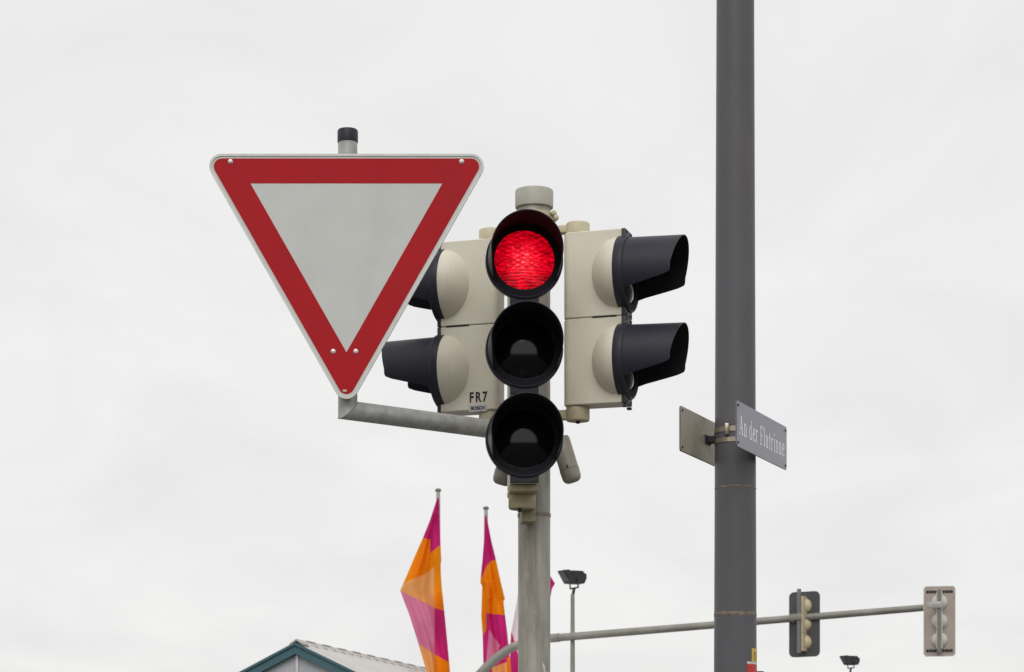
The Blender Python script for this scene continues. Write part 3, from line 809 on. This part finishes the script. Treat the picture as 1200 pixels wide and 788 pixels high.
flag(622, 628, 49, [(640, 620.5, 622.5), (684, 608.5, 650.5), (690, 607.5, 647), (700, 606.5, 645), (742, 598.8, 640), (788, 597, 642), (850, 600, 640)],
     [('pale', [(590, 630), (642, 630), (642, 800), (608, 770), (600, 742), (590, 742)])],
     'magenta', 'pale and magenta flag almost wholly hidden behind the signal mast', [])

# ------------------------------------------------------------------ floodlights
def floodlight(px, py, d, yaw, label, back):
    c = P(px, py, d)
    t = thing('floodlight', label, 'floodlight', (c.x, d, 0), 0, 'floodlights on poles')
    bm = bmesh.new(); lathe(bm, [(.06, 0), (.055, 2), (.034, c.z - .30)], seg=20); link('post', bm, 'boom_steel', t, 40)
    m4 = Matrix.Translation((0, 0, c.z)) @ Matrix.Rotation(yaw, 4, 'Z') @ Matrix.Rotation(R(-4), 4, 'Y')
    b = bmesh.new()
    poly = [(-.27, .118), (-.13, .122), (-.11, .10), (.19, .085), (.20, .055), (.25, .04), (.25, -.035), (.19, -.125), (.0, -.115), (-.13, -.105)]
    prism(b, poly, lambda u, v_, q: Vector((u * .86, q, v_)), -.12, .12)
    bmesh.ops.bevel(b, geom=list(b.edges), offset=.006, segments=2, affect='EDGES')
    bm = bmesh.new(); merge(bm, b, m4); hd = link('head', bm, 'flood_black', t, 30)
    bm = bmesh.new()
    for k in range(7):
        x = -.06 + k * .032; box(bm, x - .005, x + .005, -.123, .123, .0, .108 - .002 * k, .002, m4)
    link('cooling_fins', bm, 'flood_black', hd)
    bm = bmesh.new(); prism(bm, [(-.232, .10), (-.222, .10), (-.112, -.085), (-.122, -.085)], lambda u, v_, q: Vector((u, q, v_)), -.10, .10)
    bmesh.ops.transform(bm, matrix=m4, verts=bm.verts); link('front_glass', bm, 'flood_glass', hd)
    bm = bmesh.new(); zl = -.19
    for s in (-1, 1):
        tube(bm, [m4 @ Vector((.02 + s * .0, s * .14, -.01)), m4 @ Vector((.02, s * .14, zl))], .012, 8)
    tube(bm, [m4 @ Vector((.02, -.145, zl)), m4 @ Vector((.02, .145, zl))], .014, 8)
    tube(bm, [m4 @ Vector((.02, 0, zl)), Vector((0, 0, c.z - .33))], .026, 10)
    link('yoke', bm, 'flood_black', t)
floodlight(671, 676.5, 42.0, R(28), 'black floodlight on a thin grey pole beside the signal mast', 0)
floodlight(996, 774, 60, R(25), 'small far black floodlight below the arm of the far lights', 0)

# ------------------------------------------------------------------ pavilion with gable roof
gx = P(347, 755, 40)
hall = thing('pavilion', 'low building with teal-edged gable and pale ribbed metal roof', 'building', (gx.x, gx.y, 0), -math.atan2(1.86, 6.5))
zr = gx.z; pit = math.tan(R(25.5)); W = 4.2; LEN = 11.0
bm = bmesh.new(); box(bm, -W + .35, W - .35, .5, LEN - .3, 0, zr - W * pit - .05); link('wall', bm, 'wall_render', hall)
for s in (-1, 1):
    # fascia board along the gable edge
    bm = bmesh.new()
    prism(bm, [(0, 0), (s * W, -W * pit), (s * W, -W * pit - .16), (0, -.16)], lambda u, v_, q: Vector((u, q, zr + v_)), -.04, .06)
    link('fascia', bm, 'teal_trim', hall)
    bm = bmesh.new()
    prism(bm, [(0, .025), (s * (W + .06), -(W + .06) * pit + .025), (s * (W + .06), -(W + .06) * pit - .02), (0, -.02)], lambda u, v_, q: Vector((u, q, zr + v_)), -.07, -.041)
    link('edge_flashing', bm, 'teal_trim', hall)
    b = bmesh.new(); sheet_pts = [(0, .02), (s * W, -W * pit + .02), (s * W, -W * pit - .03), (0, -.03)]
    prism(b, sheet_pts, lambda u, v_, q: Vector((u, q, zr + v_)), .062, LEN)
    rf = link('roof_slope', b, 'roof_metal', hall)
    for k in range(24):
        y = .3 + k * .44
        bm = bmesh.new(); prism(bm, [(0, .02), (s * W, -W * pit + .02), (s * W, -W * pit + .07), (0, .07)], lambda u, v_, q: Vector((u, q, zr + v_)), y - .03, y + .03)
        link('roof_rib', bm, 'roof_metal', rf)
bm = bmesh.new(); prism(bm, [(-.12, .01), (0, .088), (.12, .01), (.12, -.02), (0, .06), (-.12, -.02)], lambda u, v_, q: Vector((u, q, zr + v_)), .0, LEN + .02)
link('ridge_cap', bm, 'wall_render', hall)
for k in range(14):  # black strips stand in for shaded gaps between ribs under the cap
    bm = bmesh.new(); y = .45 + k * .76; prism(bm, [(-.05, .03), (0, .07), (.05, .03), (.05, .05), (0, .092), (-.05, .05)], lambda u, v_, q: Vector((u, q, zr + v_ + .003)), y, y + .42); link('ridge_gap_shade', bm, 'flood_black', hall)
# panelled gable
hb = zr - .16 + .02
xs = [-W + .4, -2.9, -1.9, -.95, 0, .95, 1.9, 2.9, W - .4]
for a, b_ in zip(xs, xs[1:]):
    a_, c_ = a + .012, b_ - .012; zb_ = zr - W * pit - .05
    bm = bmesh.new(); prism(bm, [(a_, zb_), (c_, zb_), (c_, hb - abs(c_) * pit), (a_, hb - abs(a_) * pit)], lambda u, v_, q: Vector((u, q, v_)), .062, .09); link('gable_panel', bm, 'gable_panel', hall)
for a in xs:
    bm = bmesh.new(); box(bm, a - .02, a + .02, .035, .06, 0, hb - abs(a) * pit - .01); link('mullion', bm, 'bolt_white', hall)
for a, b_ in zip(xs, xs[1:]):
    bm = bmesh.new(); box(bm, a + .022, b_ - .022, .062, .085, .25, zr - W * pit - .07); link('pane', bm, 'window_glass', hall)
